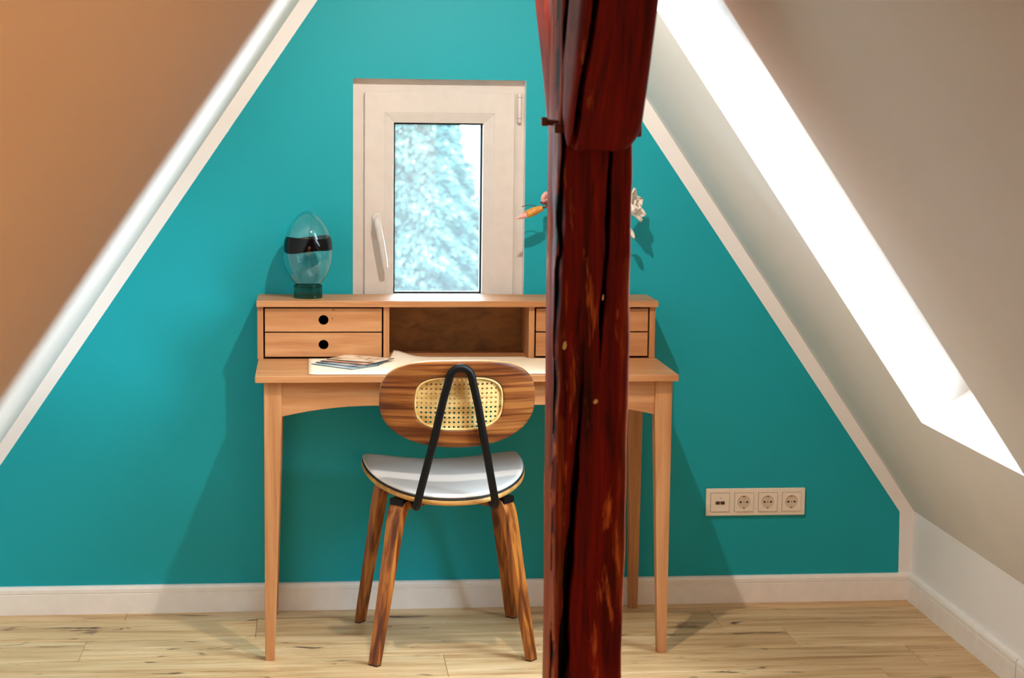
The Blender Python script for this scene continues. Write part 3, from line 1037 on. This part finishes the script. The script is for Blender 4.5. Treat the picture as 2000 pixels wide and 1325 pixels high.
# ------------------------------------------------------------------ magnolia in a vase behind the post
MX, MY = 0.775, -0.105
mv = thing('flower_vase', 'small white vase standing on the desk hutch behind the timber post', 'vase', (MX, MY, HT))
bm = bmesh.new()
pv = interp([(0.030, 0, 0), (0.040, 0, 0.03), (0.042, 0, 0.07), (0.028, 0, 0.115), (0.019, 0, 0.135), (0.022, 0, 0.150)], 4)
iv = interp([(0.019, 0, 0.150), (0.016, 0, 0.135), (0.025, 0, 0.115), (0.038, 0, 0.07), (0.036, 0, 0.01), (0.0001, 0, 0.006)], 4)
bm_lathe(bm, [(p.x, p.z) for p in pv] + [(p.x, p.z) for p in iv], 32, cap=(True, True))
finish('vase_body', bm, M_CUSH, mv, smooth=True)
M_TWIG = plain('brown_twig', (74, 48, 40), 0.7)
def petal(bm, base, d, up_, length, width, cup):
    d = d.normalized(); up_ = (up_ - d * up_.dot(d)).normalized(); s = d.cross(up_)
    rows_ = []
    for i in range(9):
        t = i / 8
        w = width * (math.sin(PI * min(1, 0.12 + 0.88 * t) ** 1.15)) ** 0.8 if 0 < t < 1 else width * (0.25 if t == 0 else 0.06)
        c = base + d * length * t + up_ * (cup * length * math.sin(t * 2.3))
        rows_.append([bm.verts.new(c + s * w * k + up_ * (0.35 * width * k * k)) for k in (-1, -0.5, 0, 0.5, 1)])
    for a, b in zip(rows_, rows_[1:]):
        for k in range(4): bm.faces.new((a[k], a[k + 1], b[k + 1], b[k]))
def petal_mat(name, base, tip):
    t = NT(name)
    f = t.noise(t.coord(), 60, 3)
    t.base(t.ramp(f, [(0.3, s2l(base)), (0.7, s2l(tip))]))
    t.set(Roughness=0.5)
    return t.m
M_PW = petal_mat('white_petal', (236, 220, 204), (246, 240, 228))
M_PP = petal_mat('pink_petal', (214, 140, 136), (238, 190, 180))
M_CAL = petal_mat('ochre_bud_scale', (188, 116, 34), (214, 156, 66))
M_SEP = plain('dark_red_sepal', (96, 26, 22), 0.5)
def bloom(parent, org, c, axis, n1, length, width, mat, name):
    bm = bmesh.new()
    axis = axis.normalized(); u = axis.orthogonal().normalized(); w = axis.cross(u)
    for layer, (tilt, cnt, sc) in enumerate(((0.45, 4, 0.75), (0.95, 6, 1.0))):
        for k in range(cnt):
            a = 2 * PI * (k + 0.5 * layer) / cnt
            r = u * math.cos(a) + w * math.sin(a)
            d = axis * math.cos(tilt) + r * math.sin(tilt)
            petal(bm, c - org + r * 0.003, d, axis * math.sin(tilt) - r * math.cos(tilt), length * sc, width * sc, 0.10)
    o = finish(name, bm, mat, parent, smooth=True)
    s_ = o.modifiers.new('thick', 'SOLIDIFY'); s_.thickness = 0.0012
    return o
O1 = Vector((MX, MY, HT))
# branch with the white bloom
br = thing('magnolia_branch', 'white magnolia bloom on a stem peeking out beside the timber post', 'flower', (MX, MY, HT))
bm = bmesh.new()
bm_tube(bm, interp([(0.004, 0, 0.02), (0.012, 0.003, 0.15), (0.045, 0.006, 0.215), (0.085, 0.006, 0.245)], 6), 0.0026, 8)
bm_tube(bm, interp([(0.045, 0.006, 0.215), (0.075, 0.0, 0.200), (0.098, -0.004, 0.196)], 5), 0.0018, 8)
finish('stem', bm, M_TWIG, br, smooth=True)
bloom(br, O1, Vector((0.868, -0.100, 1.158)), Vector((0.75, -0.42, 0.28)), 9, 0.062, 0.023, M_PW, 'white_bloom')
bm = bmesh.new()
petal(bm, Vector((0.872, -0.108, 1.108)) - O1, Vector((0.40, -0.1, -0.7)), Vector((0.7, -0.6, 0.4)), 0.040, 0.012, 0.1)
lf = finish('petal', bm, M_PW, br, smooth=True)
lf.modifiers.new('thick', 'SOLIDIFY').thickness = 0.0012
# branch with the bud
b2 = thing('magnolia_branch', 'magnolia twig with an ochre and pink bud pointing at the window', 'flower', (MX, MY, HT))
bm = bmesh.new()
bm_tube(bm, interp([(-0.004, 0.004, 0.02), (-0.012, 0.002, 0.15), (-0.06, 0.0, 0.225), (-0.115, 0.0, 0.252), (-0.130, 0.0, 0.2525)], 6), 0.0024, 8)
bm_tube(bm, interp([(-0.120, 0.0, 0.2515), (-0.150, 0.0, 0.252), (-0.172, 0.0, 0.257), (-0.195, 0.0, 0.252)], 5), 0.0011, 6)
bm_tube(bm, interp([(-0.118, 0.0, 0.253), (-0.135, -0.004, 0.249), (-0.150, -0.006, 0.247)], 5), 0.0016, 6)
finish('twig', bm, M_TWIG, b2, smooth=True)
# bud: ochre scale then pink tip
def bud(c0, c1, r, t0, t1, mat, name):
    bm = bmesh.new()
    pts, rd = [], []
    for i in range(13):
        t = t0 + (t1 - t0) * i / 12
        pts.append(c0 + (c1 - c0) * t)
        rd.append(max(0.0006, r * (math.sin(PI * min(1.0, 0.16 + 0.84 * t)) ** 0.65) * (1 if t < 0.55 else 1 - 0.25 * (t - 0.55))))
    bm_tube(bm, pts, rd, 14)
    finish(name, bm, mat, b2, smooth=True)
c0 = Vector((0.637, -0.110, 1.160)) - O1; c1 = Vector((0.5645, -0.112, 1.1295)) - O1
bud(c0, c1, 0.0115, 0.0, 0.62, M_CAL, 'bud_scale')
bud(c0, c1, 0.0108, 0.50, 1.0, M_PP, 'bud_tip')
bm = bmesh.new()
for k in range(5):
    a = 2 * PI * k / 5
    petal(bm, Vector((0.640, -0.105, 1.172)) - O1, Vector((0.5, math.cos(a) * 0.5, 0.5 + 0.6 * math.sin(a))), Vector((0, 0, 1)), 0.034, 0.012, 0.15)
pb = finish('pink_bloom', bm, M_PP, b2, smooth=True); pb.modifiers.new('thick', 'SOLIDIFY').thickness = 0.0012
bm = bmesh.new()
petal(bm, Vector((0.655, -0.107, 1.170)) - O1, Vector((-0.9, 0, 0.12)), Vector((0, -1, 0.3)), 0.026, 0.005, 0.1)
petal(bm, Vector((0.655, -0.107, 1.169)) - O1, Vector((-0.5, 0, -0.5)), Vector((0, -1, 0.3)), 0.016, 0.004, 0.1)
sb = finish('sepal', bm, M_SEP, b2, smooth=True); sb.modifiers.new('thick', 'SOLIDIFY').thickness = 0.001

# ------------------------------------------------------------------ chair
ch = thing('chair', 'walnut chair with cane backrest, white seat pad and black bent-tube bracket at the desk', 'chair', (0.3575, -0.335, 0), math.radians(2.5))
# seat outline
def seat_outline(n=96, k=1.0):
    out = []
    for i in range(n):
        a = 2 * PI * i / n
        c, s = math.cos(a), math.sin(a)
        ex = 2.0 / 2.5
        x = 0.2185 * math.copysign(abs(c) ** ex, c)
        if s >= 0:
            e2 = 2.0 / 3.0
            x = 0.2185 * math.copysign(abs(c) ** e2, c); y = 0.085 + 0.125 * abs(s) ** e2
        else:
            x = 0.2185 * math.copysign(abs(c) ** 0.82, c); y = 0.085 - 0.305 * abs(s) ** 0.86
        out.append((x * k, 0.04 + (y - 0.04) * k))
    return out
def seat_z(x, y):
    z = 0.440 + 0.020 * (y + 0.1) / 0.3 * (1 if y < 0.1 else 1) + 0.55 * x * x
    if y > 0.12: z -= 2.4 * (y - 0.12) ** 2
    return z
def seat_slab(name, k, dz0, dz1, mat, dome=0.0, rnd=0.004, mat_edge=None):
    bm = bmesh.new()
    n = 96
    levels = []
    # (scale factor, height offset) from underside centre to top centre
    spec = [(0.02, dz0), (0.5, dz0), (0.85, dz0), (1 - 0.012, dz0), (1.0, dz0 + rnd), (1.0, dz1 - rnd), (1 - 0.012, dz1), (0.94, dz1 + dome * 0.35), (0.85, dz1 + dome * 0.7), (0.6, dz1 + dome), (0.3, dz1 + dome), (0.02, dz1 + dome)]
    for sf, dz in spec:
        levels.append([bm.verts.new((x, y, seat_z(x, y) + dz)) for x, y in seat_outline(n, k * sf)])
    for a, b in zip(levels, levels[1:]):
        for i in range(n): bm.faces.new((a[i], a[(i + 1) % n], b[(i + 1) % n], b[i]))
    bm.faces.new(levels[0][::-1]); bm.faces.new(levels[-1])
    return finish(name, bm, mat, ch, smooth=True)
seat_slab('seat_shell', 1.0, -0.014, -0.001, M_PLY, 0, 0.003)
seat_slab('piping', 0.992, -0.0008, 0.0032, M_BLACKP, 0, 0.001)['label'] = 'thin black seam under the seat pad'
seat_slab('seat_pad', 0.985, 0.0030, 0.012, M_CUSH, 0.006, 0.004)

# backrest: veneered oval with a cane panel
BC = Vector((0, -0.283, 0.6915)); REC = math.radians(8)
def back_pt(u, v, d):
    """u across, v up, d thickness towards the front"""
    y = 0.95 * u * u + d
    p = Vector((u, y, v))
    return BC + Vector((p.x, p.y * math.cos(REC) - p.z * math.sin(REC), p.z * math.cos(REC) + p.y * math.sin(REC)))
def sup(a, ax, az, ex, sag=0.0):
    c, s = math.cos(a), math.sin(a)
    e = 2.0 / ex
    return ax * math.copysign(abs(c) ** e, c), az * math.copysign(abs(s) ** e, s)
def out_o(a):
    s = math.sin(a)
    x, z = sup(a, 0.1985, 0.1135, 2.9 if s > 0 else 2.35)
    return x, z
def out_i(a):
    s = math.sin(a)
    x, z = sup(a, 0.1125, 0.070, 3.3 if s > 0 else 2.9)
    return x, z + 0.0015
N = 128
TH = 0.013
bm = bmesh.new()
layers = []
LV = [0, 0.06, 0.25, 0.5, 0.75, 0.94, 1.0]
faces_side = []
def ring_at(f, d):
    r = []
    for i in range(N):
        a = 2 * PI * i / N
        xo, zo = out_o(a); xi, zi = out_i(a)
        r.append(bm.verts.new(back_pt(xi + (xo - xi) * f, zi + (zo - zi) * f, d)))
    return r
seq = []
for f in LV: seq.append(ring_at(f, 0.0 if 0.0 < f < 1.0 else 0.002))
for f in LV[::-1]: seq.append(ring_at(f, TH if 0.0 < f < 1.0 else TH - 0.002))
for q in range(len(seq)):
    a, b = seq[q], seq[(q + 1) % len(seq)]
    for i in range(N):
        fc = bm.faces.new((a[i], a[(i + 1) % N], b[(i + 1) % N], b[i]))
        if q == len(LV) - 1: fc.material_index = 1
finish('backrest', bm, [M_WALNUT_X, M_PLY], ch, smooth=True)
# cane panel with real holes
bm = bmesh.new()
NC, NR = 19, 11
pw, ph = 0.2235 / NC, 0.1365 / NR
vmap = {}
def cv(u, v):
    key = (round(u, 5), round(v, 5))
    if key not in vmap: vmap[key] = bm.verts.new(back_pt(u, v + 0.0015, 0.0065))
    return vmap[key]
for i in range(NC):
    for j in range(NR):
        cx, cz = (i - (NC - 1) / 2) * pw, (j - (NR - 1) / 2) * ph
        # holes near the rounded corners are left closed
        inside = (abs(cx) / 0.1085) ** 3.0 + (abs(cz) / 0.066) ** 3.0 < 0.97
        O = [(-1, -1), (0, -1), (1, -1), (1, 0), (1, 1), (0, 1), (-1, 1), (-1, 0)]
        ov = [cv(cx + a * pw / 2, cz + b * ph / 2) for a, b in O]
        if not inside:
            bm.faces.new(ov); continue
        r = 0.0031
        iv_ = [bm.verts.new(back_pt(cx + r * math.cos(-3 * PI / 4 + k * PI / 4), cz + r * math.sin(-3 * PI / 4 + k * PI / 4) + 0.0015, 0.0065)) for k in range(8)]
        for k in range(8):
            l = (k + 1) % 8
            bm.faces.new((ov[k], ov[l], iv_[l], iv_[k]))
cp = finish('cane_panel', bm, M_CANE, ch)
cp.modifiers.new('thick', 'SOLIDIFY').thickness = 0.0016
bm = bmesh.new()
pts = []
for i in range(N + 1):
    x, z = out_i(2 * PI * i / N)
    pts.append(back_pt(x * 0.978, (z - 0.0015) * 0.968 + 0.0015, 0.0035))
bm_tube(bm, pts, 0.0028, 8, cap=False)
finish('cane_bead', bm, M_CANE, ch, smooth=True)

# bent steel tube
bm = bmesh.new()
def vy(z): return -0.283 - 0.0125 - math.tan(REC) * (z - 0.6915) if z > 0.56 else None
tp = []
right = [(0.0, 0.789), (0.012, 0.786), (0.022, 0.778), (0.028, 0.765), (0.031, 0.752), (0.046, 0.69), (0.064, 0.60)]
path = []
for x, z in right: path.append((x, vy(z), z))
path += [(0.075, -0.270, 0.55), (0.090, -0.252, 0.48), (0.0985, -0.242, 0.440), (0.1005, -0.232, 0.424), (0.1005, -0.205, 0.4165), (0.1005, -0.12, 0.4205)]
full = [(-x, y, z) for x, y, z in path[::-1]] + path[1:]
bm_tube(bm, interp(full, 5), 0.0102, 14)
finish('tube_bracket', bm, M_BLACKM, ch, smooth=True)

# legs: bent ply, tapering to the floor, turning in under the seat
def chair_leg(foot, knee, inner):
    foot, knee, inner = Vector(foot), Vector(knee), Vector(inner)
    rad_dir = (inner - knee); rad_dir.z = 0; rad_dir.normalize()
    side = Vector((-rad_dir.y, rad_dir.x, 0))
    path = [foot, foot.lerp(knee, 0.35), foot.lerp(knee, 0.7), foot.lerp(knee, 0.93), knee + Vector((0, 0, 0.016)) + rad_dir * 0.010, knee + Vector((0, 0, 0.023)) + rad_dir * 0.028, inner]
    cur = interp(path, 5)
    bm = bmesh.new()
    rings = []
    n = len(cur)
    for i, p in enumerate(cur):
        t = (cur[min(i + 1, n - 1)] - cur[max(i - 1, 0)]).normalized()
        s = (side - t * side.dot(t)).normalized()
        w = t.cross(s)
        f = i / (n - 1)
        hw = 0.0150 + 0.0085 * min(1, f / 0.6)
        th = 0.0085 + 0.003 * min(1, f / 0.6)
        if i == 0:
            s = Vector((side.x, side.y, 0)); w = Vector((rad_dir.x, rad_dir.y, 0)) * -1 * (1 if w.dot(rad_dir) < 0 else -1)
        rings.append([bm.verts.new(p + s * hw * a + w * th * b) for a, b in ((-1, -1), (1, -1), (1, 1), (-1, 1))])
    for a, b in zip(rings, rings[1:]):
        for k in range(4): bm.faces.new((a[k], a[(k + 1) % 4], b[(k + 1) % 4], b[k]))
    bm.faces.new(rings[0][::-1]); bm.faces.new(rings[-1])
    lg = finish('leg', bm, M_WALNUT_Z, ch, bevel=0.0022)
    bm = bmesh.new()
    kc = knee + rad_dir * 0.006
    bm_hex(bm, [kc + side * 0.0215 * a + rad_dir * b + Vector((0, 0, z)) for z in (0.0235, 0.040) for a, b in ((-1, -0.008), (1, -0.008), (1, 0.05), (-1, 0.05))])
    bl = finish('leg_plate', bm, M_BLACKM, lg)
    bl['label'] = 'black steel plate between leg and seat'
    bm = bmesh.new()
    f0 = Vector((foot.x, foot.y, 0))
    bm_hex(bm, [f0 + side * 0.0142 * a + rad_dir * 0.0078 * b + Vector((0, 0, z)) for z in (0, 0.005) for a, b in ((-1, -1), (1, -1), (1, 1), (-1, 1))])
    finish('glide', bm, M_BLACKP, lg)
for sx in (-1, 1):
    chair_leg((sx * 0.205, -0.208, 0.003), (sx * 0.146, -0.165, 0.388), (sx * 0.055, -0.075, 0.4115))
    chair_leg((sx * 0.214, 0.200, 0.003), (sx * 0.160, 0.155, 0.388), (sx * 0.055, 0.055, 0.4155))
bm = bmesh.new()
bm_lathe(bm, [(0.10, 0.4235), (0.105, 0.4165), (0.105, 0.398), (0.10, 0.396)], 32, (0, -0.01))
for sx in (-1, 1):
    for y in (-0.125, 0.110):
        bm_hex(bm, [Vector((sx * (0.05 + a * 0.075) + b * 0.02 * (1 if y * sx > 0 else -1) * -1, y * (0.45 + 0.55 * a) + b * 0.02, z)) for z in (0.4185 , 0.4245) for a, b in ((0, -1), (1, -1), (1, 1), (0, 1))])
finish('seat_bracket', bm, M_BLACKM, ch)

# ------------------------------------------------------------------ sockets on the wall
M_SOCK = plain('ivory_plastic', (238, 226, 208), 0.3, vary=0.01)
M_SOCKD = plain('ivory_recess_shade', (214, 196, 174), 0.4, vary=0.01)  # same ivory plastic, darkened to paint the shade in the wells
SKX, SKZ = 1.1422, 0.2596
so_ = thing('socket_strip', 'cream four-gang wall plate with charging port and three power sockets on the teal wall', 'socket', (SKX, 0, SKZ))
bm = bmesh.new()
prof_ = [(0, 0), (0.295, 0), (0.295, 0.081), (0, 0.081)]
bm_box(bm, (0, -0.0095, 0), (0.295, 0.0, 0.081))
finish('cover_frame', bm, M_SOCK, so_, bevel=0.003, seg=3)
def disc(bm, cx, cz, r, y0, y1, n=28):
    bm_prism(bm, [(cx + r * math.cos(2 * PI * k / n), cz + r * math.sin(2 * PI * k / n)) for k in range(n)], 'Y', y0, y1)
for k in range(4):
    cx, cz = 0.041 + 0.071 * k, 0.0405
    h = 0.0275
    bm = bmesh.new()
    y0, yd = -0.0125, 0.012
    bm_box(bm, (cx - h - 0.0009, -0.0099, cz - h - 0.0009), (cx + h + 0.0009, -0.0094, cz + h + 0.0009))
    finish('insert_gap_shade', bm, M_GREYP, so_)  # grey sheet painting the shadow gap around each insert
    bm = bmesh.new()
    if k == 0:
        bm_box(bm, (cx - h, -0.0125, cz - h), (cx + h, -0.0096, cz + h))
        ins = finish('charging_insert', bm, M_SOCK, so_, bevel=0.0012)
        bm = bmesh.new()
        for dx in (-0.0072, 0.0072):
            bm_box(bm, (cx + dx - 0.0064, -0.0129, cz - 0.006), (cx + dx + 0.0064, -0.0124, cz + 0.0035))
        finish('charging_port', bm, plain('dark_port', (70, 46, 30), 0.5), ins)
        bm = bmesh.new(); disc(bm, cx + 0.001, cz + 0.013, 0.0013, -0.0128, -0.0124, 10)
        finish('status_light', bm, M_GREYP, ins)
        continue
    # insert with a real round well
    R = 0.0195
    angs = sorted(set([2 * PI * q / 40 for q in range(40)] + [PI / 4 + q * PI / 2 for q in range(4)]))
    O, I, J = [], [], []
    for a in angs:
        c, s = math.cos(a), math.sin(a); kk = h / max(abs(c), abs(s))
        O.append(bm.verts.new((cx + c * kk, y0, cz + s * kk)))
        I.append(bm.verts.new((cx + R * c, y0, cz + R * s)))
        J.append(bm.verts.new((cx + R * 0.97 * c, -0.0098, cz + R * 0.97 * s)))
    O2 = [bm.verts.new((v.co.x, -0.0094, v.co.z)) for v in O]
    n = len(angs)
    for i in range(n):
        j = (i + 1) % n
        bm.faces.new((O[i], O[j], I[j], I[i])); bm.faces.new((I[i], I[j], J[j], J[i])); bm.faces.new((O[i], O2[i], O2[j], O[j]))
    ins = finish('socket_insert', bm, M_SOCK, so_)
    bm = bmesh.new(); disc(bm, cx, cz, R * 0.975, -0.0097, -0.0101, 36)
    well = finish('socket_well', bm, M_SOCKD, ins)
    bm = bmesh.new()
    for dx in (-0.0095, 0.0095): disc(bm, cx + dx, cz, 0.0030, -0.0105, -0.0100, 14)
    finish('pin_hole', bm, M_BLACKP, ins)
    bm = bmesh.new()
    bm_box(bm, (cx - 0.0025, -0.0122, cz + 0.0150), (cx + 0.0025, -0.0101, cz + 0.0195)); bm_box(bm, (cx - 0.0025, -0.0122, cz - 0.0195), (cx + 0.0025, -0.0101, cz - 0.0150))
    disc(bm, cx, cz, 0.0022, -0.0106, -0.0100, 12)
    finish('earth_contact', bm, M_CONTACT, ins)
